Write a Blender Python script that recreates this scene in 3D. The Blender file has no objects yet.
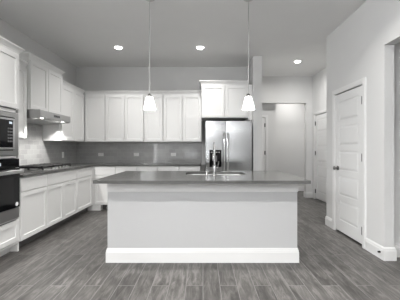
import bpy, bmesh, math, random
from mathutils import Vector, Matrix

random.seed(4)
C = bpy.context.scene.collection
SC = bpy.context.scene
PI = math.pi

# ------------------------------------------------------------------ camera
cam_d = bpy.data.cameras.new('camera')
cam_d.lens = 24.0
cam_d.sensor_width = 36.0
cam_d.shift_x = -0.0075
cam_d.shift_y = -0.0040
cam_d.clip_start = 0.05
cam = bpy.data.objects.new('camera', cam_d)
cam.location = (0, 0, 1.235)
cam.rotation_euler = (PI / 2, 0, 0)
C.objects.link(cam)
SC.camera = cam

# ------------------------------------------------------------------ world, exposure, daylight
SC.view_settings.view_transform = 'Standard'
SC.view_settings.look = 'None'
SC.view_settings.gamma = 1.0
SC.view_settings.use_curve_mapping = False
SC.view_settings.exposure = 0.30
SC.cycles.max_bounces = 14
SC.cycles.diffuse_bounces = 10
w = bpy.data.worlds.new('world')
SC.world = w
w.use_nodes = True
w.node_tree.nodes['Background'].inputs[0].default_value = (0.86, 0.93, 1.0, 1)
w.node_tree.nodes['Background'].inputs[1].default_value = 0.6

DAY = (0.985, 0.992, 1.0)
WARM = (1.0, 0.98, 0.95)
LAMP_W = 12.0          # every recessed ceiling light
PEND_W = 3.2
HOOD_W = 4.0
DAY_W = 82.0


def area(name, loc, rot, sx, sy, power, col):
    d = bpy.data.lights.new(name, 'AREA')
    d.shape = 'RECTANGLE'
    d.size = sx
    d.size_y = sy
    d.energy = power
    d.color = col
    o = bpy.data.objects.new(name, d)
    o.location = loc
    o.rotation_euler = rot
    C.objects.link(o)
    return o


# daylight through unseen windows in the rear wall: (x0, x1, z0, z1, watts per square metre)
REAR = -4.5
WIN = [(-1.10, -0.30, 0.65, 1.15, 9.0), (-0.10, 2.95, 2.20, 2.38, 5.0)]  # wide high strip added for its bright band in the refrigerator steel
for (a, b, z0, z1, k) in WIN:
    area('daylight', ((a + b) / 2, REAR - 0.06, (z0 + z1) / 2), (PI / 2, 0, 0), b - a, z1 - z0, k * (b - a) * (z1 - z0), DAY)
# daylight through unseen windows in the left wall behind the camera: (y0, y1, z0, z1, watts per square metre)
LWIN = [(-4.35, -3.75, 0.35, 1.60, 60.0), (-3.35, -2.0, 1.78, 2.85, DAY_W), (-1.7, -0.3, 1.78, 2.85, DAY_W)]  # high pair added for light, kept above what the tile mirrors
for (a, b, z0, z1, k) in LWIN:
    area('daylight', (-2.81 - 0.06, (a + b) / 2, (z0 + z1) / 2), (PI / 2, 0, -PI / 2), b - a, z1 - z0, k * (b - a) * (z1 - z0), DAY)
# added fill light in the room beyond the right-hand opening, no window there
area('daylight', (4.1, 0.4, 1.5), (PI / 2, 0, PI / 2), 1.6, 1.8, 3.5, DAY)

# ------------------------------------------------------------------ materials


def mat(name, col, rough=0.5, metal=0.0, spec=0.5, emit=None, estr=0.0):
    m = bpy.data.materials.new(name)
    m.use_nodes = True
    b = m.node_tree.nodes['Principled BSDF']
    b.inputs['Base Color'].default_value = (*col, 1)
    b.inputs['Roughness'].default_value = rough
    b.inputs['Metallic'].default_value = metal
    b.inputs['Specular IOR Level'].default_value = spec
    if emit:
        b.inputs['Emission Color'].default_value = (*emit, 1)
        b.inputs['Emission Strength'].default_value = estr
    return m


def noise_paint(name, col, var=0.03, scale=6.0, rough=0.6, bump=0.0, bscale=120.0, spec=0.3):
    m = mat(name, col, rough, spec=spec)
    nt = m.node_tree
    b = nt.nodes['Principled BSDF']
    tc = nt.nodes.new('ShaderNodeTexCoord')
    n = nt.nodes.new('ShaderNodeTexNoise')
    n.inputs['Scale'].default_value = scale
    n.inputs['Detail'].default_value = 4
    nt.links.new(tc.outputs['Object'], n.inputs['Vector'])
    mx = nt.nodes.new('ShaderNodeMix')
    mx.data_type = 'RGBA'
    mx.inputs['A'].default_value = (*[c * (1 - var) for c in col], 1)
    mx.inputs['B'].default_value = (*[min(1, c * (1 + var)) for c in col], 1)
    nt.links.new(n.outputs['Fac'], mx.inputs['Factor'])
    nt.links.new(mx.outputs['Result'], b.inputs['Base Color'])
    if bump:
        n2 = nt.nodes.new('ShaderNodeTexNoise')
        n2.inputs['Scale'].default_value = bscale
        n2.inputs['Detail'].default_value = 3
        nt.links.new(tc.outputs['Object'], n2.inputs['Vector'])
        bp = nt.nodes.new('ShaderNodeBump')
        bp.inputs['Strength'].default_value = bump
        bp.inputs['Distance'].default_value = 0.01
        nt.links.new(n2.outputs['Fac'], bp.inputs['Height'])
        nt.links.new(bp.outputs['Normal'], b.inputs['Normal'])
    return m


M = {}
M['wall'] = noise_paint('wall_paint', (0.60, 0.60, 0.597), 0.015, 3, 0.65, 0.06, 160)
M['ceiling'] = noise_paint('ceiling_paint', (0.74, 0.74, 0.735), 0.03, 2.5, 0.8, 0.15, 90)
M['trim'] = noise_paint('white_trim_paint', (0.68, 0.68, 0.677), 0.01, 3, 0.35)
M['cab'] = noise_paint('white_cabinet_paint', (0.745, 0.745, 0.74), 0.01, 3, 0.38)
M['island'] = noise_paint('island_grey_paint', (0.46, 0.462, 0.466), 0.012, 3, 0.6, 0.05, 160)
M['toe'] = mat('dark_toe_board', (0.10, 0.098, 0.095), 0.6)  # dark colour stands in for shade on white toe boards
M['dark'] = mat('dark_recess', (0.03, 0.03, 0.03), 0.8)
M['black'] = mat('black_glass', (0.004, 0.004, 0.005), 0.06, spec=0.25)
M['blackmatte'] = mat('black_cast_iron', (0.014, 0.014, 0.014), 0.55)
M['screen'] = mat('display_screen', (0.02, 0.02, 0.02), 0.2, emit=(0.8, 0.9, 1.0), estr=0.7)
M['chrome'] = mat('chrome', (0.72, 0.72, 0.72), 0.12, 1.0)
M['nickel'] = mat('satin_nickel', (0.20, 0.20, 0.195), 0.32, 1.0)
M['hinge'] = mat('dark_hinge_metal', (0.07, 0.07, 0.07), 0.45, 0.6)
M['rod'] = mat('brushed_nickel_rod', (0.52, 0.52, 0.51), 0.3, 1.0)
M['plastic'] = mat('white_plastic', (0.82, 0.82, 0.81), 0.4)
M['sticker'] = mat('white_sticker', (0.85, 0.85, 0.85), 0.6)
M['greyplastic'] = mat('grey_plastic', (0.16, 0.16, 0.165), 0.45)
M['lamp'] = mat('lamp_lens', (0.9, 0.9, 0.9), 0.5, emit=(1, 0.98, 0.95), estr=9.0)
M['shade'] = mat('frosted_glass_shade', (0.95, 0.95, 0.94), 0.35, emit=(1, 0.985, 0.96), estr=4.0)
M['sky'] = mat('daylit_glass', (0.6, 0.65, 0.7), 0.05)


def steel_mat(name, col, rough, grain=(4, 4, 500), bump=0.03):
    m = mat(name, col, rough, 1.0)
    nt = m.node_tree
    b = nt.nodes['Principled BSDF']
    tc = nt.nodes.new('ShaderNodeTexCoord')
    mp = nt.nodes.new('ShaderNodeMapping')
    mp.inputs['Scale'].default_value = grain
    n = nt.nodes.new('ShaderNodeTexNoise')
    n.inputs['Scale'].default_value = 1.0
    n.inputs['Detail'].default_value = 3
    nt.links.new(tc.outputs['Object'], mp.inputs['Vector'])
    nt.links.new(mp.outputs['Vector'], n.inputs['Vector'])
    r = nt.nodes.new('ShaderNodeMapRange')
    r.inputs['To Min'].default_value = rough * 0.8
    r.inputs['To Max'].default_value = rough * 1.25
    nt.links.new(n.outputs['Fac'], r.inputs['Value'])
    nt.links.new(r.outputs['Result'], b.inputs['Roughness'])
    bp = nt.nodes.new('ShaderNodeBump')
    bp.inputs['Strength'].default_value = bump
    bp.inputs['Distance'].default_value = 0.002
    nt.links.new(n.outputs['Fac'], bp.inputs['Height'])
    nt.links.new(bp.outputs['Normal'], b.inputs['Normal'])
    return m


M['faucet'] = mat('polished_faucet_steel', (0.42, 0.42, 0.42), 0.2, 1.0)
M['sinksteel'] = steel_mat('sink_stainless', (0.72, 0.72, 0.72), 0.35)
M['pale_steel'] = steel_mat('pale_stainless', (0.62, 0.62, 0.62), 0.3)
M['steel'] = steel_mat('brushed_stainless', (0.44, 0.44, 0.44), 0.33)
M['fridgesteel'] = steel_mat('fridge_stainless', (0.43, 0.435, 0.44), 0.22, (300, 300, 3), 0.02)
_nt = M['fridgesteel'].node_tree
_tg = _nt.nodes.new('ShaderNodeTangent')
_tg.direction_type = 'RADIAL'
_tg.axis = 'Z'
_nt.links.new(_tg.outputs[0], _nt.nodes['Principled BSDF'].inputs['Tangent'])
_nt.nodes['Principled BSDF'].inputs['Anisotropic'].default_value = 1.0
_nt.nodes['Principled BSDF'].inputs['Anisotropic Rotation'].default_value = 0.0


def stone_mat():
    m = mat('grey_quartz', (0.13, 0.13, 0.127), 0.16, spec=0.5)
    nt = m.node_tree
    b = nt.nodes['Principled BSDF']
    tc = nt.nodes.new('ShaderNodeTexCoord')
    n = nt.nodes.new('ShaderNodeTexNoise')
    n.inputs['Scale'].default_value = 260
    n.inputs['Detail'].default_value = 2
    n2 = nt.nodes.new('ShaderNodeTexNoise')
    n2.inputs['Scale'].default_value = 9
    n2.inputs['Detail'].default_value = 5
    nt.links.new(tc.outputs['Object'], n.inputs['Vector'])
    nt.links.new(tc.outputs['Object'], n2.inputs['Vector'])
    ad = nt.nodes.new('ShaderNodeMath')
    ad.operation = 'ADD'
    nt.links.new(n.outputs['Fac'], ad.inputs[0])
    nt.links.new(n2.outputs['Fac'], ad.inputs[1])
    cr = nt.nodes.new('ShaderNodeValToRGB')
    cr.color_ramp.elements[0].position = 0.35
    cr.color_ramp.elements[0].color = (0.06, 0.06, 0.058, 1)
    cr.color_ramp.elements[1].position = 0.7
    cr.color_ramp.elements[1].color = (0.11, 0.11, 0.107, 1)
    hf = nt.nodes.new('ShaderNodeMath')
    hf.operation = 'MULTIPLY'
    hf.inputs[1].default_value = 0.5
    nt.links.new(ad.outputs[0], hf.inputs[0])
    nt.links.new(hf.outputs[0], cr.inputs['Fac'])
    nt.links.new(cr.outputs['Color'], b.inputs['Base Color'])
    return m


M['stone'] = stone_mat()


def tile_mat(name, axes):
    """glossy grey hand-made subway tile; axes picks the two world axes that run along the wall"""
    m = mat(name, (0.2, 0.2, 0.2), 0.06, spec=0.55)
    nt = m.node_tree
    b = nt.nodes['Principled BSDF']
    tc = nt.nodes.new('ShaderNodeTexCoord')
    sp = nt.nodes.new('ShaderNodeSeparateXYZ')
    cb = nt.nodes.new('ShaderNodeCombineXYZ')
    nt.links.new(tc.outputs['Object'], sp.inputs[0])
    nt.links.new(sp.outputs[axes[0]], cb.inputs[0])
    nt.links.new(sp.outputs[axes[1]], cb.inputs[1])
    br = nt.nodes.new('ShaderNodeTexBrick')
    br.offset = 0.5
    br.inputs['Color1'].default_value = (0.34, 0.34, 0.337, 1)
    br.inputs['Color2'].default_value = (0.41, 0.41, 0.406, 1)
    br.inputs['Mortar'].default_value = (0.52, 0.52, 0.515, 1)
    br.inputs['Scale'].default_value = 1.0
    br.inputs['Mortar Size'].default_value = 0.0016
    br.inputs['Mortar Smooth'].default_value = 0.1
    br.inputs['Brick Width'].default_value = 0.152
    br.inputs['Row Height'].default_value = 0.076
    nt.links.new(cb.outputs[0], br.inputs['Vector'])
    nt.links.new(br.outputs['Color'], b.inputs['Base Color'])
    n = nt.nodes.new('ShaderNodeTexNoise')
    n.inputs['Scale'].default_value = 14
    n.inputs['Detail'].default_value = 1.5
    nt.links.new(cb.outputs[0], n.inputs['Vector'])
    bp = nt.nodes.new('ShaderNodeBump')
    bp.inputs['Strength'].default_value = 0.07
    bp.inputs['Distance'].default_value = 0.01
    nt.links.new(n.outputs['Fac'], bp.inputs['Height'])
    bp2 = nt.nodes.new('ShaderNodeBump')
    bp2.inputs['Strength'].default_value = 0.5
    bp2.inputs['Distance'].default_value = 0.002
    bp2.invert = True
    nt.links.new(br.outputs['Fac'], bp2.inputs['Height'])
    nt.links.new(bp.outputs['Normal'], bp2.inputs['Normal'])
    nt.links.new(bp2.outputs['Normal'], b.inputs['Normal'])
    return m


M['tile_left'] = tile_mat('grey_tile_left', ('Y', 'Z'))
M['tile_back'] = tile_mat('grey_tile_back', ('X', 'Z'))


def floor_mat():
    m = mat('wood_look_plank', (0.2, 0.2, 0.2), 0.42, spec=0.4)
    nt = m.node_tree
    L = nt.links.new
    b = nt.nodes['Principled BSDF']
    tc = nt.nodes.new('ShaderNodeTexCoord')
    sp = nt.nodes.new('ShaderNodeSeparateXYZ')
    cb = nt.nodes.new('ShaderNodeCombineXYZ')
    L(tc.outputs['Object'], sp.inputs[0])
    L(sp.outputs['Y'], cb.inputs[0])
    L(sp.outputs['X'], cb.inputs[1])
    br = nt.nodes.new('ShaderNodeTexBrick')
    br.offset = 0.41
    br.offset_frequency = 2
    br.inputs['Color1'].default_value = (0.12, 0.12, 0.12, 1)
    br.inputs['Color2'].default_value = (0.88, 0.88, 0.88, 1)
    br.inputs['Mortar'].default_value = (0.5, 0.5, 0.5, 1)
    br.inputs['Scale'].default_value = 1.0
    br.inputs['Mortar Size'].default_value = 0.0028
    br.inputs['Mortar Smooth'].default_value = 0.1
    br.inputs['Brick Width'].default_value = 1.2
    br.inputs['Row Height'].default_value = 0.153
    L(cb.outputs[0], br.inputs['Vector'])
    # each plank reads another slice of the grain
    off = nt.nodes.new('ShaderNodeVectorMath')
    off.operation = 'SCALE'
    off.inputs['Scale'].default_value = 13.0
    L(br.outputs['Color'], off.inputs[0])
    ad = nt.nodes.new('ShaderNodeVectorMath')
    ad.operation = 'ADD'
    L(cb.outputs[0], ad.inputs[0])
    L(off.outputs[0], ad.inputs[1])
    mp = nt.nodes.new('ShaderNodeMapping')
    mp.inputs['Scale'].default_value = (2.6, 16, 1)
    L(ad.outputs[0], mp.inputs['Vector'])
    n = nt.nodes.new('ShaderNodeTexNoise')
    n.inputs['Scale'].default_value = 1.4
    n.inputs['Detail'].default_value = 7
    n.inputs['Roughness'].default_value = 0.7
    n.inputs['Distortion'].default_value = 0.9
    L(mp.outputs[0], n.inputs['Vector'])
    mp2 = nt.nodes.new('ShaderNodeMapping')
    mp2.inputs['Scale'].default_value = (5, 9, 1)
    L(ad.outputs[0], mp2.inputs['Vector'])
    n2 = nt.nodes.new('ShaderNodeTexNoise')
    n2.inputs['Scale'].default_value = 1.0
    n2.inputs['Detail'].default_value = 3
    L(mp2.outputs[0], n2.inputs['Vector'])
    # value = 0.5 grain + 0.3 blotch + 0.2 plank tone
    def mul(sock, f):
        k = nt.nodes.new('ShaderNodeMath')
        k.operation = 'MULTIPLY'
        k.inputs[1].default_value = f
        L(sock, k.inputs[0])
        return k.outputs[0]
    def add(s1, s2):
        k = nt.nodes.new('ShaderNodeMath')
        k.operation = 'ADD'
        L(s1, k.inputs[0])
        L(s2, k.inputs[1])
        return k.outputs[0]
    val = add(add(mul(n.outputs['Fac'], 0.66), mul(n2.outputs['Fac'], 0.20)), mul(br.outputs['Color'], 0.11))
    cr = nt.nodes.new('ShaderNodeValToRGB')
    e = cr.color_ramp.elements
    e[0].position = 0.38
    e[0].color = (0.045, 0.0425, 0.040, 1)
    e[1].position = 0.62
    e[1].color = (0.185, 0.177, 0.169, 1)
    k = e.new(0.5)
    k.color = (0.094, 0.089, 0.084, 1)
    L(val, cr.inputs['Fac'])
    mx = nt.nodes.new('ShaderNodeMix')
    mx.data_type = 'RGBA'
    L(br.outputs['Fac'], mx.inputs['Factor'])
    L(cr.outputs['Color'], mx.inputs['A'])
    mx.inputs['B'].default_value = (0.19, 0.186, 0.18, 1)
    L(mx.outputs['Result'], b.inputs['Base Color'])
    bp = nt.nodes.new('ShaderNodeBump')
    bp.inputs['Strength'].default_value = 0.15
    bp.inputs['Distance'].default_value = 0.004
    L(n.outputs['Fac'], bp.inputs['Height'])
    L(bp.outputs['Normal'], b.inputs['Normal'])
    return m


M['floor'] = floor_mat()

# ------------------------------------------------------------------ mesh building


class B:
    """collects shapes in one bmesh; build() links them as ONE mesh object"""

    def __init__(self):
        self.bm = bmesh.new()

    def quadloop(self, loops, cap0=True, cap1=True):
        bm = self.bm
        vl = [[bm.verts.new(p) for p in lp] for lp in loops]
        n = len(vl[0])
        for a, b in zip(vl[:-1], vl[1:]):
            for i in range(n):
                j = (i + 1) % n
                bm.faces.new((a[i], a[j], b[j], b[i]))
        if cap0:
            bm.faces.new(list(reversed(vl[0])))
        if cap1:
            bm.faces.new(vl[-1])
        return self

    def box(self, x0, x1, y0, y1, z0, z1, bev=0.0):
        if bev <= 0:
            self.quadloop([[(x0, y0, z0), (x1, y0, z0), (x1, y1, z0), (x0, y1, z0)],
                           [(x0, y0, z1), (x1, y0, z1), (x1, y1, z1), (x0, y1, z1)]])
        else:
            def lp(i, z):
                return [(x0 + i, y0, z), (x1 - i, y0, z), (x1, y0 + i, z), (x1, y1 - i, z),
                        (x1 - i, y1, z), (x0 + i, y1, z), (x0, y1 - i, z), (x0, y0 + i, z)]
            def sm(i, z):
                e = bev * 0.5
                return [(x0 + bev, y0 + i, z), (x1 - bev, y0 + i, z), (x1 - i, y0 + bev, z), (x1 - i, y1 - bev, z),
                        (x1 - bev, y1 - i, z), (x0 + bev, y1 - i, z), (x0 + i, y1 - bev, z), (x0 + i, y0 + bev, z)]
            self.quadloop([sm(bev, z0), lp(bev, z0 + bev), lp(bev, z1 - bev), sm(bev, z1)])
        return self

    def stack(self, x0, x1, y0, y1, levels, f=1, l=1, r=1, bk=0):
        """rectangular loops piled upward; each level (offset, z) grows the exposed sides"""
        self.quadloop([[(x0 - o * l, y0 - o * f, z), (x1 + o * r, y0 - o * f, z),
                        (x1 + o * r, y1 + o * bk, z), (x0 - o * l, y1 + o * bk, z)] for o, z in levels])
        return self

    def ringpanel(self, x0, x1, z0, z1, yb, rings, cap=True):
        """front-facing (-Y) panel: rings of (inset, y) from the back edge to the middle"""
        loops = [[(x0, yb, z0), (x1, yb, z0), (x1, yb, z1), (x0, yb, z1)]]
        for i, y in rings:
            loops.append([(x0 + i, y, z0 + i), (x1 - i, y, z0 + i), (x1 - i, y, z1 - i), (x0 + i, y, z1 - i)])
        self.quadloop(loops)
        return self

    def cyl(self, p0, p1, r0, r1=None, seg=20, cap=True):
        r1 = r0 if r1 is None else r1
        p0, p1 = Vector(p0), Vector(p1)
        d = (p1 - p0).normalized()
        a = d.orthogonal().normalized()
        b = d.cross(a)
        def lp(p, r):
            return [tuple(p + a * r * math.cos(2 * PI * i / seg) + b * r * math.sin(2 * PI * i / seg)) for i in range(seg)]
        self.quadloop([lp(p0, r0), lp(p1, r1)], cap, cap)
        return self

    def lathe(self, prof, cx=0, cy=0, seg=28, cap0=True, cap1=True, sx=1, sy=1):
        self.quadloop([[(cx + r * sx * math.cos(2 * PI * i / seg), cy + r * sy * math.sin(2 * PI * i / seg), z) for i in range(seg)]
                       for r, z in prof], cap0, cap1)
        return self

    def tube(self, pts, r, seg=12):
        pts = [Vector(p) for p in pts]
        rr = r if isinstance(r, (list, tuple)) else [r] * len(pts)
        loops = []
        a = None
        for i, p in enumerate(pts):
            d = (pts[min(i + 1, len(pts) - 1)] - pts[max(i - 1, 0)]).normalized()
            a = d.orthogonal().normalized() if a is None else (a - d * a.dot(d)).normalized()
            b = d.cross(a)
            loops.append([tuple(p + a * rr[i] * math.cos(2 * PI * k / seg) + b * rr[i] * math.sin(2 * PI * k / seg)) for k in range(seg)])
        self.quadloop(loops)
        return self

    def build(self, name, m, parent=None, smooth=False):
        bm = self.bm
        bmesh.ops.recalc_face_normals(bm, faces=bm.faces)
        me = bpy.data.meshes.new(name)
        bm.to_mesh(me)
        bm.free()
        me.materials.append(M[m] if isinstance(m, str) else m)
        if smooth:
            for p in me.polygons:
                p.use_smooth = True
            try:
                me.set_sharp_from_angle(angle=math.radians(40))
            except Exception:
                pass
        o = bpy.data.objects.new(name, me)
        C.objects.link(o)
        if parent:
            o.parent = parent
        return o


def thing(name, label, cat, loc=(0, 0, 0), rz=0.0, group=None, kind=None):
    o = bpy.data.objects.new(name, None)
    o.empty_display_size = 0.1
    C.objects.link(o)
    o.location = loc
    o.rotation_euler = (0, 0, rz)
    if label:
        o['label'] = label
    if cat:
        o['category'] = cat
    if group:
        o['group'] = group
    if kind:
        o['kind'] = kind
    return o


def tag(o, label, cat, group=None):
    o['label'] = label
    o['category'] = cat
    if group:
        o['group'] = group
    return o


def struct(o):
    o['kind'] = 'structure'
    return o


def dup(root, loc, rz, label, group=None):
    r = root.copy()
    C.objects.link(r)
    r.location = loc
    r.rotation_euler = (0, 0, rz)
    r['label'] = label
    if group:
        r['group'] = group
    for ch in list(root.children):
        c = ch.copy()
        C.objects.link(c)
        c.parent = r
        for g in list(ch.children):
            d = g.copy()
            C.objects.link(d)
            d.parent = c
    return r


# ------------------------------------------------------------------ room shell
CEIL = 3.04
LW, BW = -2.81, 5.914            # left wall face, back wall face
RW, RT = 2.0, 0.11               # right wall face, thickness
FARY = 6.68                      # wall with the cased-free opening at the end of the passage
HALLY = 7.75
HEAD = 2.375
R_END = 2.94                    # near end of the right wall piece
R_FAR = 4.319
D0, D1, DH = 3.335, 4.03, 2.045  # right door opening

struct(B().box(-3.0, 4.4, -4.7, 8.0, -0.1, 0.0).build('floor', 'floor'))
struct(B().box(-3.0, 4.4, -4.7, 8.0, CEIL, CEIL + 0.12).build('ceiling', 'ceiling'))
b = B()
yc = -4.7
for (a, c, z0, z1, k) in LWIN:
    b.box(LW - 0.12, LW, yc, a, 0, CEIL).box(LW - 0.12, LW, a, c, 0, z0).box(LW - 0.12, LW, a, c, z1, CEIL)
    yc = c
b.box(LW - 0.12, LW, yc, BW + 0.12, 0, CEIL)
struct(b.build('wall_left', 'wall'))
struct(B().box(LW, 0.98, BW, BW + 0.12, 0, CEIL).build('wall_back', 'wall'))
# short wing wall beside the refrigerator, running on along the passage
struct(B().box(0.98, 1.155, 5.21, FARY, 0, CEIL).build('wall_wing', 'wall'))
# right wall: piece with the door, header over the wide opening, near piece
b = B()
b.box(RW, RW + RT, R_END, D0, 0, CEIL).box(RW, RW + RT, D1, R_FAR, 0, CEIL).box(RW, RW + RT, D0, D1, DH, CEIL)
b.box(RW, RW + RT, 0.6, R_END, HEAD, CEIL).box(RW, RW + RT, REAR, 0.6, 0, CEIL)
struct(b.build('wall_right', 'wall'))
struct(B().box(RW + RT, 4.2, 3.04, 3.14, 0, CEIL).build('wall_side_room', 'wall'))
struct(B().box(4.2, 4.32, REAR, 3.14, 0, CEIL).build('wall_side_room_outer', 'wall'))
struct(B().box(RW + RT, 2.74, R_FAR - 0.11, R_FAR, 0, CEIL).build('wall_closet', 'wall'))
# passage: right wall with a door opening, far wall with its opening
PX = 2.74
P0, P1 = 5.69, 6.50
b = B()
b.box(PX, PX + 0.11, R_FAR - 0.11, P0, 0, CEIL).box(PX, PX + 0.11, P1, FARY, 0, CEIL).box(PX, PX + 0.11, P0, P1, DH, CEIL)
struct(b.build('wall_passage', 'wall'))
b = B()
b.box(1.155, 1.30, FARY, FARY + 0.12, 0, CEIL).box(2.585, 3.3, FARY, FARY + 0.12, 0, CEIL).box(1.30, 2.585, FARY, FARY + 0.12, HEAD, CEIL)
struct(b.build('wall_far', 'wall'))
HD0, HD1 = 0.90, 1.63
b = B()
b.box(HD1, 1.905, 6.97, 7.09, 0, CEIL).box(HD0, HD1, 6.97, 7.09, DH, CEIL).box(0.7, HD0, 6.97, 7.09, 0, CEIL)
struct(b.build('wall_hall_side', 'wall'))
struct(B().box(1.785, 3.3, HALLY, HALLY + 0.12, 0, CEIL).build('wall_hall_end', 'wall'))
struct(B().box(1.785, 1.905, 7.09, HALLY, 0, CEIL).build('wall_hall_return', 'wall'))
struct(B().box(3.2, 3.32, FARY + 0.12, HALLY, 0, CEIL).build('wall_hall_right', 'wall'))
struct(B().box(0.7, 0.82, FARY, 6.97, 0, CEIL).build('wall_hall_left', 'wall'))
# dark closets behind the doors
struct(B().box(RW + 0.62, RW + 0.66, 3.16, R_FAR - 0.13, 0, 2.6).build('wall_closet_inner', 'wall'))
struct(B().box(PX + 0.55, PX + 0.6, 5.5, 6.66, 0, 2.6).build('wall_store_inner', 'wall'))
struct(B().box(0.7, 1.75, 7.6, 7.65, 0, 2.6).build('wall_room_inner', 'wall'))
# rear wall with two unseen windows (behind the camera, they light the kitchen)
b = B()
xc = LW
for (a, c, z0, z1, k) in WIN:
    b.box(xc, a, REAR - 0.15, REAR, 0, CEIL)
    b.box(a, c, REAR - 0.15, REAR, 0, z0).box(a, c, REAR - 0.15, REAR, z1, CEIL)
    xc = c
b.box(xc, 4.32, REAR - 0.15, REAR, 0, CEIL)
struct(b.build('wall_rear', 'wall'))
wins = [(((a + c) / 2, REAR - 0.02, z0), 0, c - a, z1 - z0) for (a, c, z0, z1, k) in WIN]
wins += [((LW - 0.02, (a + c) / 2, z0), -PI / 2, c - a, z1 - z0) for (a, c, z0, z1, k) in LWIN]
for k, (loc, rz, ww, hh) in enumerate(wins):
    wr = thing('window_%d' % (k + 1), None, None, loc, rz, kind='structure')  # all unseen; the high ones are added for their light
    h = ww / 2
    f = B()
    f.box(-h, h, -0.03, 0.03, 0, 0.025).box(-h, h, -0.03, 0.03, hh - 0.025, hh)
    f.box(-h, -h + 0.03, -0.03, 0.03, 0.025, hh - 0.025).box(h - 0.03, h, -0.03, 0.03, 0.025, hh - 0.025)
    f.build('window_frame', 'trim', wr)
    B().box(-h, h, -0.09, -0.085, 0, hh).build('window_pane', 'sky', wr)

# backsplash tiling
struct(B().box(LW, LW + 0.009, 3.2, 3.775, 0.915, 1.375).box(LW, LW + 0.009, 3.775, 4.655, 0.915, 1.79)
       .box(LW, LW + 0.009, 4.655, BW, 0.915, 1.375).build('trim_backsplash_left', 'tile_left'))
struct(B().box(LW + 0.009, -0.02, BW - 0.009, BW, 0.915, 1.375).build('trim_backsplash_back', 'tile_back'))

# baseboards
BT = 0.017
BL = [(BT, 0.0), (BT, 0.105), (BT * 0.75, 0.118), (BT * 0.75, 0.128), (BT * 0.4, 0.14), (0.002, 0.145)]


def base(name, x0, x1, y0, y1, f=0, l=0, r=0, bk=0):
    struct(B().stack(x0, x1, y0, y1, BL, f, l, r, bk).build(name, 'trim'))


base('baseboard_right', RW + 0.001, RW + RT - 0.001, R_END + 0.001, 3.263, f=1, l=1, r=1)
base('baseboard_right_far', RW + 0.001, RW + RT - 0.001, 4.102, R_FAR - 0.001, l=1, bk=1)
base('baseboard_side_room', RW + RT + BT, 4.199, 3.041, 3.05, f=1)
base('baseboard_far', 2.586, 2.739, FARY + 0.001, FARY + 0.119, f=1, l=1, bk=1)
base('baseboard_far_left', 1.156, 1.299, FARY + 0.001, FARY + 0.119, f=1, r=1, bk=1)
base('baseboard_hall_end', 1.906, 3.199, HALLY + 0.001, HALLY + 0.05, f=1)
base('baseboard_hall_side', 1.70, 1.904, 6.971, 7.05, f=1, r=1)
base('baseboard_wing', 0.981, 1.154, 5.211, FARY - 0.02, f=1, r=1)
base('baseboard_passage', PX + 0.001, PX + 0.05, 4.33, 5.668, l=1)

# ------------------------------------------------------------------ interior doors (local: faces -Y, centre bottom, hinge side +x or -x)


def make_door(name, loc, rz, wid, hinge, knob=True, hh=2.03):
    r = thing(name, None, None, loc, rz, kind='structure')
    h = wid / 2
    g = 0.004
    z0, z1 = 0.028, hh
    yb, yf = 0.038, 0.003
    b = B()
    b.box(-h + g, h - g, yf + 0.008, yb, z0, z1)
    st, rail = 0.105, 0.085
    b.box(-h + g, -h + st, yf, yf + 0.012, z0, z1).box(h - st, h - g, yf, yf + 0.012, z0, z1)
    n = 5
    bot, top = 0.17, 0.11
    ph = (z1 - z0 - bot - top - (n - 1) * rail) / n
    zz = z0
    b.box(-h + st, h - st, yf, yf + 0.012, z0, z0 + bot)
    for i in range(n):
        p0 = z0 + bot + i * (ph + rail)
        b.ringpanel(-h + st + 0.006, h - st - 0.006, p0 + 0.006, p0 + ph - 0.006, yf + 0.012,
                    [(0.0, yf + 0.0079), (0.028, yf + 0.001), (0.03, yf + 0.001)])
        b.box(-h + st, h - st, yf, yf + 0.012, p0 + ph, p0 + ph + (rail if i < n - 1 else top))
    b.build('door_slab', 'trim', r)
    # casing: two legs and a head, stepped profile
    cw = 0.07
    def leg(s):
        k = B()
        for (i0, i1, t) in ((0.0, cw, 0.012), (0.012, cw - 0.004, 0.017), (0.03, cw - 0.012, 0.02)):
            xa, xb = sorted((s * (h + i0), s * (h + i1)))
            k.box(xa, xb, -t, 0, 0, hh + 0.012 + cw - (cw - i1))
        return k
    leg(1).build('door_casing', 'trim', r)
    leg(-1).build('door_casing', 'trim', r)
    k = B()
    for (i0, i1, t) in ((0.0, cw, 0.012), (0.012, cw - 0.004, 0.017), (0.03, cw - 0.012, 0.02)):
        k.box(-h - i0, h + i0, -t, 0, hh + 0.012 + i0, hh + 0.012 + i1)
    k.build('door_casing', 'trim', r)
    # hinges
    for z in (0.2, 1.12, 1.84):
        k = B()
        xh = hinge * (h - 0.004)
        k.cyl((xh, -0.006, z - 0.05), (xh, -0.006, z + 0.05), 0.009, seg=10)
        k.box(min(xh, xh - hinge * 0.024), max(xh, xh - hinge * 0.024), -0.003, 0.004, z - 0.048, z + 0.048)
        k.build('hinge', 'hinge', r, True)
    if knob:
        xk = -hinge * (h - 0.07)
        kb = B()
        kb.bm.verts.ensure_lookup_table()
        prof = [(0.033, 0.0), (0.033, 0.006), (0.028, 0.010), (0.012, 0.014), (0.011, 0.034), (0.018, 0.040),
                (0.026, 0.048), (0.028, 0.056), (0.025, 0.064), (0.014, 0.069), (0.0005, 0.070)]
        kb.lathe(prof, seg=24)
        bmesh.ops.transform(kb.bm, matrix=Matrix.Translation((xk, 0.003, 0.945)) @ Matrix.Rotation(PI / 2, 4, 'X'), verts=kb.bm.verts)
        kb.build('knob', 'nickel', r, True)
    return r


make_door('door_1', (RW, (D0 + D1) / 2, 0), -PI / 2, D1 - D0, 1)                 # right wall; hinge nearest the camera
make_door('door_2', (PX, (P0 + P1) / 2, 0), -PI / 2, P1 - P0, -1)
make_door('door_3', ((HD0 + HD1) / 2, 6.97, 0), 0, HD1 - HD0, 1)

# ------------------------------------------------------------------ cabinets


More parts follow.
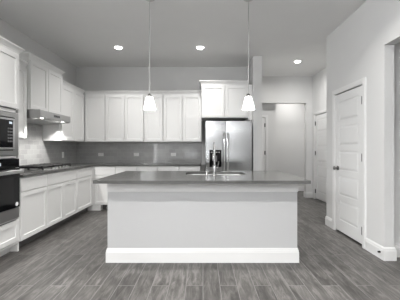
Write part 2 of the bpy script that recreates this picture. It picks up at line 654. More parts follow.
def shaker(x0, x1, z0, z1, yf, name, parent, fw=0.058, m='cab'):
    t = 0.0215
    return B().ringpanel(x0, x1, z0, z1, yf + t, [(0.0, yf + 0.003), (0.003, yf), (fw - 0.004, yf), (fw + 0.002, yf + 0.013), (fw + 0.004, yf + 0.013)]).build(name, m, parent)


def slab(x0, x1, z0, z1, yf, name, parent):
    return B().ringpanel(x0, x1, z0, z1, yf + 0.019, [(0.0, yf + 0.004), (0.004, yf + 0.0005), (0.016, yf)]).build(name, 'cab', parent)


CROWN = [(0.0, 0.0), (0.004, 0.002), (0.006, 0.018), (0.012, 0.022), (0.018, 0.034), (0.034, 0.050), (0.042, 0.056), (0.046, 0.058), (0.046, 0.072), (0.043, 0.075)]


def wall_cab(loc, rz, wid, dep, z0, z1, ndoor, label, l=0, r=0, crown=True, group=None, lgap=0.008, rgap=0.008, splits=None):
    """body depth excludes the door; z1 = top of the crown"""
    t = thing('wall_cabinet', label, 'cabinet', loc, rz, group)
    h = wid / 2
    zt = z1 - 0.075 if crown else z1
    yb0 = -dep / 2
    B().box(-h, h, yb0, dep / 2, z0, zt, 0.0015).build('cabinet_body', 'cab', t)
    a, c = -h + lgap, h - rgap
    mid = 0.010
    cuts = [a + (c - a) * i / ndoor for i in range(ndoor + 1)]
    for i in range(ndoor):
        d0 = cuts[i] + (0 if i == 0 else mid / 2)
        d1 = cuts[i + 1] - (0 if i == ndoor - 1 else mid / 2)
        shaker(d0, d1, z0 + 0.010, zt - 0.018, yb0 - 0.030, 'door', t)
    if crown:
        B().stack(-h, h, yb0, dep / 2, [(o, zt + z) for o, z in CROWN], f=1, l=l, r=r).build('crown_moulding', 'cab', t)
    return t


def at_left(y0, y1, xface, dep):
    """location for a left-run cabinet standing against the left wall"""
    return (xface - dep / 2, (y0 + y1) / 2, 0)


def base_cab(loc, rz, wid, dep, label, ndoor=1, ndraw=1, group=None, g=0.005, name='base_cabinet', toe=True):
    t = thing(name, label, 'cabinet', loc, rz, group)
    h = wid / 2
    yb0 = -dep / 2
    B().box(-h, h, yb0, dep / 2, 0.105, 0.884, 0.001).build('cabinet_body', 'cab', t)
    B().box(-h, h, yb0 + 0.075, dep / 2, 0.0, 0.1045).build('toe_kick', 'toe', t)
    yf = yb0 - 0.022
    a, c = -h + g, h - g
    for i in range(ndraw):
        d0 = a + (c - a) * i / ndraw + (0.003 if i else 0)
        d1 = a + (c - a) * (i + 1) / ndraw - (0.003 if i < ndraw - 1 else 0)
        slab(d0, d1, 0.706, 0.874, yf, 'drawer_front', t)
    for i in range(ndoor):
        d0 = a + (c - a) * i / ndoor + (0.003 if i else 0)
        d1 = a + (c - a) * (i + 1) / ndoor - (0.003 if i < ndoor - 1 else 0)
        shaker(d0, d1, 0.112, 0.698, yf, 'door', t)
    return t


RZL = PI / 2
UX = -2.51                       # upper cabinet box front (door face -2.48)
UD = UX - LW - 0.010             # sits just off the wall
UB, UT = 1.37, 2.445
HT = 2.585
G_U = 'white wall cabinets'
G_B = 'white base cabinets'

# left wall, from the oven tower to the corner
wall_cab((UX - UD / 2, (3.255 + 3.765) / 2, 0), RZL, 3.765 - 3.255, UD, UB, UT, 1, 'narrow white wall cabinet between the oven tower and the range hood', group=G_U)
HX, HB = -2.472, 1.79
HDp = HX - LW - 0.012
wall_cab((HX - HDp / 2, (3.775 + 4.655) / 2, 0), RZL, 0.88, HDp, HB, HT, 2, 'raised white two-door wall cabinet directly above the range hood', l=1, r=1, group=G_U)
wall_cab((UX - UD / 2, (4.665 + 5.58) / 2, 0), RZL, 0.915, UD, UB, UT, 2, 'white two-door wall cabinet on left wall between range hood and corner', group=G_U, rgap=0.0, lgap=0.02)
# back wall
BF = 5.62
BD = BW - BF - 0.010
by = BF + BD / 2
segs = [(-2.478, -2.054, 1, 0.004, 'white single-door wall cabinet in the back corner, leftmost on back wall'),
        (-2.052, -1.242, 2, 0.008, 'white two-door wall cabinet on back wall, left of the left pendant'),
        (-1.240, -0.840, 1, 0.008, 'white single-door wall cabinet on back wall, right behind the left pendant'),
        (-0.838, -0.032, 2, 0.008, 'white two-door wall cabinet on back wall, next to the refrigerator')]
for (a, c, n, lg, lab) in segs:
    wall_cab(((a + c) / 2, by, 0), 0, c - a, BD, UB, UT, n, lab, group=G_U, lgap=lg)
# over the refrigerator
fx0, fx1 = -0.028, 0.900
FF = 5.33
FD = BW - FF - 0.01
t = wall_cab(((fx0 + fx1) / 2, FF + FD / 2, 0), 0, fx1 - fx0, FD, 1.845, HT, 2, 'deep raised white wall cabinet above the stainless refrigerator', l=1, r=0, group=G_U)
B().box(fx1 - (fx0 + fx1) / 2 + 0.001, 0.978 - (fx0 + fx1) / 2, -FD / 2 - 0.005, -FD / 2 + 0.3, 1.80, HT - 0.075).build('filler_panel', 'cab', t)

# base run, left wall
BFX = -2.22
BDp = BFX - LW - 0.004
for (y0, y1, nd, lab) in [(3.218, 3.765, 1, 'white single-door base cabinet between the oven tower and the cooktop'),
                          (3.767, 4.655, 2, 'wide white two-door base cabinet under the gas cooktop'),
                          (4.657, 5.30, 1, 'white single-door base cabinet between the cooktop and the back corner')]:
    base_cab((BFX - BDp / 2, (y0 + y1) / 2, 0), RZL, y1 - y0, BDp, lab, nd, 1, group=G_B)
# back run
BFY = 5.33
BDy = BW - BFY - 0.004
xs = [-2.17, -1.745, -1.32, -0.90, -0.475, -0.05]
labs = ['white base cabinet on back wall, leftmost beside the corner', 'white base cabinet on back wall, second from the corner',
        'white base cabinet on back wall, third from the corner', 'white base cabinet on back wall, fourth from the corner',
        'white base cabinet on back wall, nearest the refrigerator']
proto = None
for i in range(5):
    loc = ((xs[i] + xs[i + 1]) / 2, BFY + BDy / 2, 0)
    base_cab(loc, 0, xs[i + 1] - xs[i] - 0.002, BDy, labs[i], 1, 1, group=G_B)
# blind corner between the two runs
t = thing('corner_cabinet', 'plain white corner cabinet where left and back base runs meet', 'cabinet', (-2.49, 5.60, 0), 0, G_B)
B().box(LW + 2.49 + 0.004, 0.318, -0.298, BW - 5.60 - 0.004, 0.105, 0.884).build('cabinet_body', 'cab', t)
B().box(0.18, 0.455, -0.296, -0.20, 0.0, 0.1045).build('toe_block', 'cab', t)

# ------------------------------------------------------------------ L-shaped worktop
o = B().box(LW + 0.010, -2.172, 3.217, BW - 0.010, 0.886, 0.916, 0.003)
o.box(-2.1725, -0.035, 5.283, BW - 0.010, 0.886, 0.916, 0.003)
tag(o.build('worktop', 'stone'), 'grey stone L-shaped worktop along the left and back walls', 'countertop')

# ------------------------------------------------------------------ tall oven cabinet
TX = -2.22
TDp = TX - LW - 0.004
TY0, TY1 = 2.355, 3.215
t = thing('oven_cabinet', 'tall white cabinet tower holding microwave and wall oven at left edge', 'cabinet', (TX - TDp / 2, (TY0 + TY1) / 2, 0), RZL)
h = (TY1 - TY0) / 2
yb0 = -TDp / 2
b = B()
b.box(-h, -h + 0.02, yb0, TDp / 2, 0, 2.37).box(h - 0.02, h, yb0, TDp / 2, 0, 2.37)
b.box(-h + 0.02, h - 0.02, TDp / 2 - 0.012, TDp / 2, 0.1, 2.37)
for z0, z1 in ((0.10, 0.12), (0.395, 0.415), (1.122, 1.152), (1.655, 1.69), (2.35, 2.37)):
    b.box(-h + 0.02, h - 0.02, yb0, TDp / 2 - 0.012, z0, z1)
b.box(-h + 0.02, -h + 0.045, yb0, yb0 + 0.02, 0.12, 2.35).box(h - 0.05, h - 0.02, yb0, yb0 + 0.02, 0.12, 2.35)
b.build('cabinet_body', 'cab', t)
B().box(-h + 0.021, h - 0.021, yb0 + 0.09, yb0 + 0.11, 0, 0.0995).build('toe_kick', 'cab', t)
shaker(-h + 0.02, h - 0.02, 0.135, 0.385, yb0 - 0.020, 'drawer_front', t)
shaker(-h + 0.02, -0.002, 1.702, 2.352, yb0 - 0.020, 'door', t)
shaker(0.002, h - 0.02, 1.702, 2.352, yb0 - 0.020, 'door', t)
B().stack(-h, h, yb0, TDp / 2, [(o_, 2.37 + z) for o_, z in CROWN], f=1, l=1, r=1).build('crown_moulding', 'cab', t)

# microwave (built-in, with trim frame)
AY = 2.80
aw = 0.372
front = TX + 0.004
t = thing('microwave', 'built-in stainless microwave with black glass above the wall oven', 'microwave', (TX, AY, 1.156), RZL)
MH = 0.49
f = B()
f.box(-aw, aw, -0.026, -0.004, 0, 0.055, 0.002).box(-aw, aw, -0.026, -0.004, MH - 0.055, MH, 0.002)
f.box(-aw, -aw + 0.062, -0.026, -0.004, 0.055, MH - 0.055, 0.002).box(aw - 0.062, aw, -0.026, -0.004, 0.055, MH - 0.055, 0.002)
f.build('trim_frame', 'steel', t)
B().box(-aw + 0.045, aw - 0.045, -0.003, 0.40, 0.03, MH - 0.03).build('oven_body', 'blackmatte', t)
i0, i1, z0, z1 = -aw + 0.074, aw - 0.074, 0.067, MH - 0.067
d = B()
d.box(i0, i1, -0.034, -0.004, z0, z0 + 0.022, 0.002).box(i0, i1, -0.034, -0.004, z1 - 0.022, z1, 0.002)
d.box(i0, i0 + 0.022, -0.034, -0.004, z0 + 0.022, z1 - 0.022, 0.002).box(i1 - 0.022, i1, -0.034, -0.004, z0 + 0.022, z1 - 0.022, 0.002)
d.build('door_frame', 'pale_steel', t)
B().box(i0 + 0.0225, i1 - 0.125, -0.031, -0.004, z0 + 0.0225, z1 - 0.0225, 0.001).build('door_glass', 'black', t)
cp = B().box(i1 - 0.124, i1 - 0.0225, -0.030, -0.004, z0 + 0.0225, z1 - 0.0225, 0.001).build('control_panel', 'black', t)
B().box(i1 - 0.085, i1 - 0.040, -0.032, -0.0302, z1 - 0.065, z1 - 0.040).build('display', 'screen', cp)
for r_ in range(5):
    for c_ in range(3):
        x_ = i1 - 0.108 + c_ * 0.028
        z_ = z1 - 0.11 - r_ * 0.036
        B().box(x_, x_ + 0.020, -0.0315, -0.0301, z_ - 0.018, z_, 0.0005).build('button', 'greyplastic', cp)

# wall oven
t = thing('wall_oven', 'black glass wall oven with stainless bar handle below the microwave', 'oven', (TX, AY, 0.42), RZL)
OH = 0.695
B().box(-aw + 0.02, aw - 0.02, -0.003, 0.50, 0.01, OH - 0.01).build('oven_body', 'blackmatte', t)
cp = B().box(-aw, aw, -0.036, -0.004, OH - 0.105, OH, 0.003).build('control_panel', 'black', t)
B().box(-0.08, 0.08, -0.0375, -0.0361, OH - 0.072, OH - 0.038).build('display', 'screen', cp)
dr = B().box(-aw, aw, -0.042, -0.004, 0.125, OH - 0.110, 0.003).build('door', 'black', t)
B().ringpanel(-aw + 0.10, aw - 0.10, 0.19, OH - 0.21, -0.0425, [(0.0, -0.0435), (0.004, -0.0435)]).build('window', mat('oven_window', (0.012, 0.012, 0.013), 0.12, spec=0.3), t)
hz = OH - 0.147
hd = B()
hd.box(-aw + 0.005, aw - 0.005, -0.098, -0.080, hz - 0.021, hz + 0.021, 0.007)
for s in (-1, 1):
    hd.box(s * (aw - 0.05) - 0.012, s * (aw - 0.05) + 0.012, -0.082, -0.041, hz - 0.014, hz + 0.014, 0.003)
hd.build('handle', 'pale_steel', t)
B().box(-aw, aw, -0.036, -0.004, 0.0, 0.120, 0.003).build('bottom_trim', 'steel', t)
sk = B()
sk.cyl((aw - 0.052, -0.0425, 0.165), (aw - 0.052, -0.0436, 0.165), 0.024, seg=28)
sk.build('sticker', 'sticker', t)['label'] = 'round white sticker on the oven door'

# ------------------------------------------------------------------ range hood
HYc = (3.785 + 4.645) / 2
hw = 0.43
hd_ = 0.49
t = thing('range_hood', 'slim stainless range hood under the raised wall cabinet', 'range hood', (LW + 0.011 + hd_ / 2, HYc, 0), RZL)
f0, bk = -hd_ / 2, hd_ / 2
zb, zt = 1.672, 1.788
b = B()
# shell: front lip, sides, back, top; underside recessed
def prof(x):
    return [(x, f0, zb + 0.018), (x, f0, zt - 0.006), (x, f0 + 0.006, zt), (x, bk, zt), (x, bk, zb - 0.03), (x, f0 + 0.03, zb)]
b.quadloop([prof(-hw), prof(-hw + 0.018)])
b.quadloop([prof(hw - 0.018), prof(hw)])
b.box(-hw + 0.018, hw - 0.018, f0, f0 + 0.02, zb + 0.016, zt - 0.004, 0.002)
b.box(-hw + 0.018, hw - 0.018, f0 + 0.02, bk, zt - 0.014, zt)
b.box(-hw + 0.018, hw - 0.018, bk - 0.02, bk, zb - 0.03, zt - 0.014)
b.box(-hw + 0.018, hw - 0.018, f0 + 0.02, f0 + 0.11, zb + 0.008, zb + 0.02)
b.build('hood_body', 'steel', t)
for s in (-1, 1):
    x0 = s * 0.205
    fl = B()
    fl.ringpanel(-0.2, 0.2, 0, 0.34, 0.012, [(0.0, 0.0), (0.006, -0.002), (0.02, -0.002), (0.024, 0.003), (0.03, 0.003)])
    ang = math.atan2(0.035, 0.36)
    bmesh.ops.transform(fl.bm, matrix=Matrix.Translation((x0, f0 + 0.115, zb + 0.006)) @ Matrix.Rotation(-PI / 2 - 0 , 4, 'X') @ Matrix.Scale(-1, 4, (0, 0, 1)), verts=fl.bm.verts)
    for v in fl.bm.verts:
        v.co.y = f0 + 0.115 + abs(v.co.y - (f0 + 0.115))
        v.co.z += -math.tan(ang) * (v.co.y - f0 - 0.115) + 0.004
    fl.build('grease_filter', 'pale_steel', t)  # paler steel stands in for light bounced onto the underside
for s in (-1, 1):
    lens = B().lathe([(0.022, zb + 0.004), (0.022, zb + 0.007)], s * 0.29, f0 + 0.062).build('hood_light', 'lamp', t)
    ld = bpy.data.lights.new('hood_lamp', 'SPOT')
    ld.energy = HOOD_W * 8
    ld.spot_size = math.radians(130)
    ld.spot_blend = 0.5
    ld.shadow_soft_size = 0.03
    ld.color = WARM
    lo = bpy.data.objects.new('hood_lamp', ld)
    lo.location = (s * 0.29, f0 + 0.062, zb - 0.004)
    lo.parent = t
    C.objects.link(lo)
sw = B().box(-0.09, 0.09, f0 - 0.002, f0 + 0.004, zb + 0.045, zb + 0.085, 0.001).build('control_strip', 'greyplastic', t)
for k in range(4):
    B().box(-0.07 + k * 0.04, -0.048 + k * 0.04, f0 - 0.005, f0 - 0.0021, zb + 0.056, zb + 0.074, 0.001).build('button', 'blackmatte', sw)

# ------------------------------------------------------------------ gas cooktop
t = thing('gas_cooktop', 'stainless gas cooktop with black cast grates on the left worktop', 'cooktop', (-2.478, 4.21, 0.9165), RZL)
cw, cd = 0.415, 0.26
B().box(-cw, cw, -cd, cd, 0, 0.008, 0.003).build('cooktop_pan', 'steel', t)
for (bx_, by_, r_) in ((-0.27, 0.12, 0.042), (-0.27, -0.10, 0.05), (0, 0.03, 0.062), (0.27, 0.12, 0.05), (0.27, -0.10, 0.042)):
    bo = B().lathe([(r_ + 0.012, 0.0085), (r_ + 0.010, 0.016), (r_, 0.018), (r_, 0.021)], bx_, by_).build('burner', 'rod', t, True)
    B().lathe([(r_ - 0.006, 0.0212), (r_ - 0.004, 0.028), (r_ - 0.012, 0.031)], bx_, by_).build('burner_cap', 'blackmatte', bo, True)
for k in range(3):
    x0 = -0.405 + k * 0.272
    x1 = x0 + 0.266
    g = B()
    zt0, zt1 = 0.034, 0.062
    for yy in (-0.18, -0.11, -0.04, 0.03, 0.10, 0.17, 0.215):
        g.box(x0, x1, yy - 0.010, yy + 0.010, zt0, zt1, 0.002)
    for xx in (x0 + 0.010, x1 - 0.010):
        g.box(xx - 0.010, xx + 0.010, -0.19, 0.225, zt0, zt1, 0.002)
    for xx in (x0 + 0.09, x1 - 0.09):
        for (ya, yb_) in ((-0.19, -0.12), (-0.05, 0.08), (0.15, 0.225)):
            g.box(xx - 0.008, xx + 0.008, ya, yb_, zt0 + 0.001, zt1 + 0.004, 0.002)
    for xx in (x0 + 0.010, x1 - 0.010):
        for yy in (-0.186, 0.02, 0.221):
            g.box(xx - 0.010, xx + 0.010, yy - 0.010, yy + 0.010, 0.0085, zt0 + 0.002)
    g.build('grate', 'blackmatte', t)
for k in range(5):
    B().lathe([(0.019, 0.0085), (0.019, 0.012), (0.016, 0.014), (0.015, 0.034), (0.012, 0.036)], -0.20 + k * 0.10, -0.225, 20).build('knob', 'rod', t, True)

# ------------------------------------------------------------------ outlets
def outlet(loc, rz, horiz, label):
    t = thing('wall_outlet', label, 'outlet', loc, rz, 'outlets on the tile backsplash')
    a, c = (0.058, 0.036) if horiz else (0.036, 0.058)
    B().ringpanel(-a, a, -c, c, 0.0, [(0.0, -0.004), (0.003, -0.006), (0.006, -0.006)]).build('cover_plate', 'plastic', t)
    for s in (-1, 1):
        x, z = (s * 0.02, 0) if horiz else (0, s * 0.02)
        rc = B().box(x - 0.014, x + 0.014, -0.0075, -0.0061, z - 0.014, z + 0.014, 0.0005).build('receptacle', 'plastic', t)
        sl = B()
        for q in (-0.005, 0.005):
            if horiz:
                sl.box(x - 0.004, x + 0.004, -0.008, -0.0076, z + q - 0.001, z + q + 0.001)
            else:
                sl.box(x + q - 0.001, x + q + 0.001, -0.008, -0.0076, z - 0.004, z + 0.004)
        sl.build('slot', 'dark', rc)


outlet((LW + 0.0095, 5.33, 1.105), RZL, False, 'upright white outlet on the left backsplash, beside the cooktop')
for x, lab in ((-2.26, 'white outlet on back wall tile nearest the left corner'), (-1.475, 'white outlet on back wall tile, middle of the three'),
               (-0.655, 'white outlet on back wall tile nearest the refrigerator')):
    outlet((x, BW - 0.0095, 1.10), 0, True, lab)

# ------------------------------------------------------------------ refrigerator
t = thing('refrigerator', 'stainless side-by-side refrigerator with black ice dispenser in left door', 'refrigerator', (0.497, 5.50, 0))
rw = 0.445
y0 = -0.36                         # front of the door, world 5.14
B().box(-rw, rw, y0 + 0.075, 0.385, 0.02, 1.755, 0.004).build('fridge_body', 'greyplastic', t)
B().box(-rw + 0.01, rw - 0.01, y0 + 0.03, y0 + 0.074, 0.015, 0.10, 0.003).build('kick_grille', 'greyplastic', t)


def fdoor(x0, x1, hole=None):
    """door slab, gently bowed front; hole = (x0,x1,z0,z1) left open for the dispenser"""
    b = B()
    zs0, zs1 = 0.115, 1.762
    def yfront(x):
        u = (x - (x0 + x1) / 2) / ((x1 - x0) / 2)
        return y0 + 0.010 * u * u
    xsn = sorted(set([x0, x1] + [x0 + (x1 - x0) * i / 10 for i in range(11)] + ([hole[0], hole[1]] if hole else [])))
    zsn = [zs0, zs1] if not hole else [zs0, hole[2], hole[3], zs1]
    bm = b.bm
    V = {}
    for i, x in enumerate(xsn):
        for j, z in enumerate(zsn):
            V[i, j] = bm.verts.new((x, yfront(x), z))
    for i in range(len(xsn) - 1):
        for j in range(len(zsn) - 1):
            if hole and xsn[i] >= hole[0] - 1e-6 and xsn[i + 1] <= hole[1] + 1e-6 and j == 1:
                continue
            bm.faces.new((V[i, j], V[i + 1, j], V[i + 1, j + 1], V[i, j + 1]))
    ed = [e for e in bm.edges if e.is_boundary]
    r = bmesh.ops.extrude_edge_only(bm, edges=ed)
    for v in [g for g in r['geom'] if isinstance(g, bmesh.types.BMVert)]:
        v.co.y = y0 + 0.070
    return b


mid = -0.058
hole = (-0.372, -0.142, 0.875, 1.205)
ld = fdoor(-rw, mid - 0.004, hole).build('freezer_door', 'fridgesteel', t, True)
rd = fdoor(mid + 0.004, rw).build('fridge_door', 'fridgesteel', t, True)
ds = B().box(hole[0], hole[1], y0 + 0.060, y0 + 0.069, hole[2], hole[3])
ds.box(hole[0], hole[0] + 0.004, y0 + 0.001, y0 + 0.06, hole[2], hole[3]).box(hole[1] - 0.004, hole[1], y0 + 0.001, y0 + 0.06, hole[2], hole[3])
ds.box(hole[0] + 0.004, hole[1] - 0.004, y0 + 0.001, y0 + 0.06, hole[2], hole[2] + 0.012)
ds.box(hole[0] + 0.004, hole[1] - 0.004, y0 + 0.001, y0 + 0.06, hole[3] - 0.11, hole[3])
ds = ds.build('ice_dispenser', 'black', t)
for k in range(4):
    B().box(hole[0] + 0.028 + k * 0.048, hole[0] + 0.056 + k * 0.048, y0 - 0.001, y0 + 0.0008, hole[3] - 0.05, hole[3] - 0.038).build('button', 'rod', ds)
B().box(-0.290, -0.224, y0 + 0.035, y0 + 0.045, hole[2] + 0.10, hole[3] - 0.112, 0.003).build('paddle', 'greyplastic', ds)
for x in (mid - 0.034, mid + 0.034):
    hd = B()
    z0, z1 = 0.55, 1.53
    pts = [(x, y0 + 0.012, z0), (x, y0 - 0.03, z0 + 0.006), (x, y0 - 0.052, z0 + 0.035)]
    pts += [(x, y0 - 0.052 - 0.012 * math.sin(PI * k / 10), z0 + 0.035 + (z1 - z0 - 0.07) * k / 10) for k in range(1, 10)]
    pts += [(x, y0 - 0.052, z1 - 0.035), (x, y0 - 0.03, z1 - 0.006), (x, y0 + 0.012, z1)]
    hd.tube(pts, 0.014, 12)
    hd.build('handle', 'chrome', t, True)
for s in (-1, 1):
    B().box(s * (rw - 0.06) - 0.03, s * (rw - 0.06) + 0.03, y0 + 0.02, y0 + 0.14, 1.763, 1.785, 0.004).build('hinge_cover', 'greyplastic', t)

# ------------------------------------------------------------------ kitchen island
IX0, IX1, IY0, IY1 = -1.035, 1.022, 2.892, 3.70
t = thing('kitchen_island', 'pale grey kitchen island with white baseboard and white band under its top', 'kitchen island', ((IX0 + IX1) / 2, (IY0 + IY1) / 2, 0))
a, c, e = (IX1 - IX0) / 2, (IY1 - IY0) / 2, 0.02
b = B().box(-a, a, -c, -c + e, 0.0, 0.882).box(-a, -a + e, -c + e, c - e, 0.0, 0.882).box(a - e, a, -c + e, c - e, 0.0, 0.882)
b.build('island_panel', 'island', t)
b = B().box(-a + e, a - e, c - e, c, 0.105, 0.882).box(-a + e, a - e, c - 0.09, c - 0.075, 0.0, 0.105)
b.build('cabinet_back', 'cab', t)
n = 5
for k in range(n):
    x0 = -a + 0.02 + (2 * a - 0.04) * k / n
    x1 = -a + 0.02 + (2 * a - 0.04) * (k + 1) / n
    dd = B().ringpanel(x0 + 0.01, x1 - 0.01, 0.122, 0.868, 0.019, [(0.0, 0.003), (0.003, 0.0), (0.054, 0.0), (0.062, 0.01), (0.064, 0.01)])
    bmesh.ops.transform(dd.bm, matrix=Matrix.Translation((0, c + 0.020, 0)) @ Matrix.Rotation(PI, 4, 'Z'), verts=dd.bm.verts)
    dd.build('door', 'cab', t)
B().stack(-a, a, -c, c - 0.1, [(0.015, 0), (0.015, 0.112), (0.012, 0.120), (0.012, 0.130), (0.008, 0.140), (0.006, 0.152), (0.001, 0.155)], 1, 1, 1, 0).build('baseboard', 'trim', t)
ap = B()
ap.stack(-a, a, -c, c - 0.02, [(0.012, 0.765), (0.014, 0.767), (0.014, 0.850), (0.018, 0.858), (0.018, 0.884)], 1, 1, 1, 0)
# hollow it so that the bowl stays clear
ap = B()
for (x0, x1, y0_, y1_) in ((-a - 0.006, a + 0.006, -c - 0.008, -c - 0.0005), (-a - 0.006, -a - 0.0005, -c - 0.0005, c - 0.02), (a + 0.0005, a + 0.006, -c - 0.0005, c - 0.02)):
    ap.box(x0, x1, y0_, y1_, 0.765, 0.884, 0.002)
ap.build('apron_band', 'trim', t)['label'] = 'white band under the countertop'

# island top with a rounded sink cut-out
CX0, CX1, CY0, CY1 = -1.092, 1.070, 2.635, 3.782
SX0, SX1, SY0, SY1 = -0.220, 0.530, 3.21, 3.62


def rrect(x0, x1, y0_, y1_, r, z, n=6):
    pts = []
    for (cx, cy, a0) in ((x1 - r, y1_ - r, 0), (x0 + r, y1_ - r, PI / 2), (x0 + r, y0_ + r, PI), (x1 - r, y0_ + r, 1.5 * PI)):
        for k in range(n + 1):
            q = a0 + PI / 2 * k / n
            pts.append((cx + r * math.cos(q), cy + r * math.sin(q), z))
    return pts


b = B()
bm = b.bm
def loop_edges(pts):
    vs = [bm.verts.new(p) for p in pts]
    return [bm.edges.new((vs[i], vs[(i + 1) % len(vs)])) for i in range(len(vs))]
ed = loop_edges(rrect(CX0, CX1, CY0, CY1, 0.006, 0.916, 2)) + loop_edges(rrect(SX0, SX1, SY0, SY1, 0.09, 0.916, 8))
bmesh.ops.triangle_fill(bm, use_beauty=True, use_dissolve=False, edges=ed)
r = bmesh.ops.extrude_face_region(bm, geom=list(bm.faces))
for v in [g for g in r['geom'] if isinstance(g, bmesh.types.BMVert)]:
    v.co.z = 0.886
tag(b.build('island_countertop', 'stone'), 'thick grey stone countertop on the kitchen island, around the sink', 'countertop')

t = thing('kitchen_sink', 'stainless undermount sink set in the island countertop', 'sink', ((SX0 + SX1) / 2, (SY0 + SY1) / 2, 0.68))
hx, hy = (SX1 - SX0) / 2, (SY1 - SY0) / 2
b = B()
lp = [rrect(-hx - 0.02, hx + 0.02, -hy - 0.02, hy + 0.02, 0.105, 0.2035, 8), rrect(-hx - 0.002, hx + 0.002, -hy - 0.002, hy + 0.002, 0.09, 0.2045, 8)]
for (i, z, rr_) in ((0.0, 0.195, 0.09), (0.006, 0.05, 0.085), (0.016, 0.02, 0.08), (0.045, 0.003, 0.06), (0.2, 0.0, 0.004)):
    lp.append(rrect(-hx + i, hx - i, -hy + i, hy - i, rr_, z, 8))
b.quadloop(lp, cap0=False, cap1=True)
b.build('basin', 'sinksteel', t, True)
B().lathe([(0.045, 0.001), (0.045, 0.004), (0.035, 0.005), (0.030, 0.003)], seg=24).build('drain', 'chrome', t, True)

# faucet on the seating side of the sink
fxp, fyp = 0.135, 3.135
t = thing('kitchen_faucet', 'tall chrome gooseneck faucet standing in front of the island sink', 'faucet', (fxp, fyp, 0.9165))
B().lathe([(0.031, 0), (0.031, 0.006), (0.026, 0.012), (0.024, 0.02)], seg=24).build('base_flange', 'faucet', t, True)
B().lathe([(0.0215, 0.018), (0.0225, 0.03), (0.0225, 0.105), (0.020, 0.118), (0.014, 0.126)], seg=24).build('faucet_body', 'faucet', t, True)
pts = [(0, 0, 0.12), (0, 0, 0.20), (0, 0, 0.29)]
R = 0.10
for k in range(1, 13):
    q = PI * k / 12
    pts.append((0, R - R * math.cos(q), 0.29 + R * math.sin(q)))
pts.append((0, 2 * R, 0.25))
B().tube(pts, 0.0115, 16).build('spout', 'faucet', t, True)
B().lathe([(0.013, 0.252), (0.017, 0.245), (0.019, 0.18), (0.018, 0.165), (0.012, 0.164)], 0, 2 * R, 20).build('spray_head', 'faucet', t, True)
k = B()
k.cyl((0.018, 0, 0.085), (0.040, 0, 0.085), 0.013, seg=16)
k.tube([(0.036, 0, 0.087), (0.044, -0.01, 0.12), (0.050, -0.022, 0.165)], [0.007, 0.006, 0.005], 10)
k.build('lever_handle', 'faucet', t, True)

# soap dispenser left of the faucet
t = thing('soap_dispenser', 'short chrome soap dispenser left of the tall faucet', 'soap dispenser', (0.045, 3.135, 0.9165))
B().lathe([(0.020, 0), (0.020, 0.005), (0.015, 0.010), (0.013, 0.045), (0.010, 0.050)], seg=20).build('dispenser_base', 'faucet', t, True)
B().cyl((0, 0, 0.048), (0, 0, 0.075), 0.006, seg=12).tube([(0, -0.006, 0.080), (0, 0.03, 0.083), (0, 0.062, 0.070)], [0.010, 0.008, 0.006], 12).build('pump_head', 'faucet', t, True)

# ------------------------------------------------------------------ pendants


def pendant(x, y, label):
    t = thing('pendant_light', label, 'pendant lamp', (x, y, 0), 0, 'pendant lights over the island')
    B().lathe([(0.062, CEIL - 0.001), (0.062, CEIL - 0.012), (0.045, CEIL - 0.024), (0.010, CEIL - 0.030)], seg=28).build('canopy', 'rod', t, True)
    B().cyl((0, 0, CEIL - 0.028), (0, 0, 1.885), 0.0045, seg=12).build('rod', 'rod', t, True)
    B().lathe([(0.008, 1.892), (0.016, 1.888), (0.024, 1.876), (0.031, 1.862), (0.032, 1.855)], seg=24).build('socket_cap', 'nickel', t, True)
    zb_, zt_ = 1.700, 1.856
    pr = [(0.030, zt_), (0.037, zt_ - 0.004), (0.0475, zt_ - 0.04), (0.0605, zt_ - 0.095), (0.0735, zb_ + 0.01), (0.075, zb_), (0.072, zb_), (0.068, zb_ + 0.01),
          (0.057, zt_ - 0.095), (0.043, zt_ - 0.04), (0.033, zt_ - 0.01)]
    B().lathe(pr, seg=36, cap0=False, cap1=True).build('lamp_shade', 'shade', t, True)
    d = bpy.data.lights.new('pendant_bulb', 'POINT')
    d.energy = PEND_W
    d.color = WARM
    d.shadow_soft_size = 0.02
    o = bpy.data.objects.new('pendant_bulb', d)
    o.location = (0, 0, 1.775)
    o.parent = t
    C.objects.link(o)


pendant(-0.640, 3.20, 'left of the two white glass pendants over the island')
pendant(0.545, 3.20, 'right of the two white glass pendants over the island')

# ------------------------------------------------------------------ recessed ceiling lights
proto = None


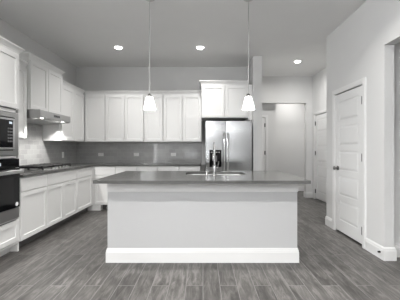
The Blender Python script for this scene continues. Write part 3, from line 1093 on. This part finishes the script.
def can(x, y, label, power=None, group='recessed ceiling lights', spread=130):
    global proto
    if proto is None:
        proto = thing('recessed_light', label, 'ceiling light', (x, y, CEIL), 0, group)
        B().lathe([(0.061, -0.001), (0.080, -0.001), (0.081, -0.004), (0.077, -0.007), (0.068, -0.009), (0.062, -0.004)], seg=32, cap0=False, cap1=False).build('trim_ring', 'plastic', proto, True)
        B().lathe([(0.060, -0.0015), (0.060, -0.012), (0.048, -0.022), (0.02, -0.026)], seg=32).build('lens', 'lamp', proto, True)
        r = proto
    else:
        r = dup(proto, (x, y, CEIL), 0, label, group)
        for c_ in list(r.children):
            if c_.type == 'LIGHT':
                bpy.data.objects.remove(c_)
    d = bpy.data.lights.new('downlight', 'AREA')
    d.shape = 'DISK'
    d.size = 0.10
    d.energy = LAMP_W if power is None else power
    d.color = WARM
    d.spread = math.radians(spread)
    o = bpy.data.objects.new('downlight', d)
    o.location = (0, 0, -0.030)
    o.parent = r
    C.objects.link(o)
    return r


can(-1.51, 4.76, 'round recessed ceiling light left of the left pendant rod')
can(-0.05, 4.76, 'round recessed ceiling light between the two pendant rods')
can(1.955, 5.52, 'round recessed ceiling light in front of the passage opening', 20, spread=172)
can(2.45, 7.25, 'recessed ceiling light inside the hall, hidden behind the opening header', 9)
out = 'recessed ceiling light out of view overhead on the camera side'
for x in (-1.51, -0.05, 1.2):
    for y, pw in ((2.45, 12.0), (0.25, 32.0), (-2.0, 12.0)):  # rearmost row is an unseen addition for light; nearer rows follow shadow edges
        can(x, y, out, pw, group='recessed ceiling lights out of view')

# ------------------------------------------------------------------ small things
t = thing('door_stop', 'small black door stop on the white baseboard at the right wall end', 'door stop', (RW - BT, 2.985, 0.078))
b = B()
b.cyl((0.0, 0, 0), (-0.012, 0, 0), 0.011, seg=16)
b.cyl((-0.012, 0, 0), (-0.018, 0, 0), 0.007, seg=12)
b.build('stem', 'blackmatte', t, True)
B().cyl((-0.018, 0, 0), (-0.024, 0, 0), 0.010, seg=16).build('bumper', 'blackmatte', t, True)
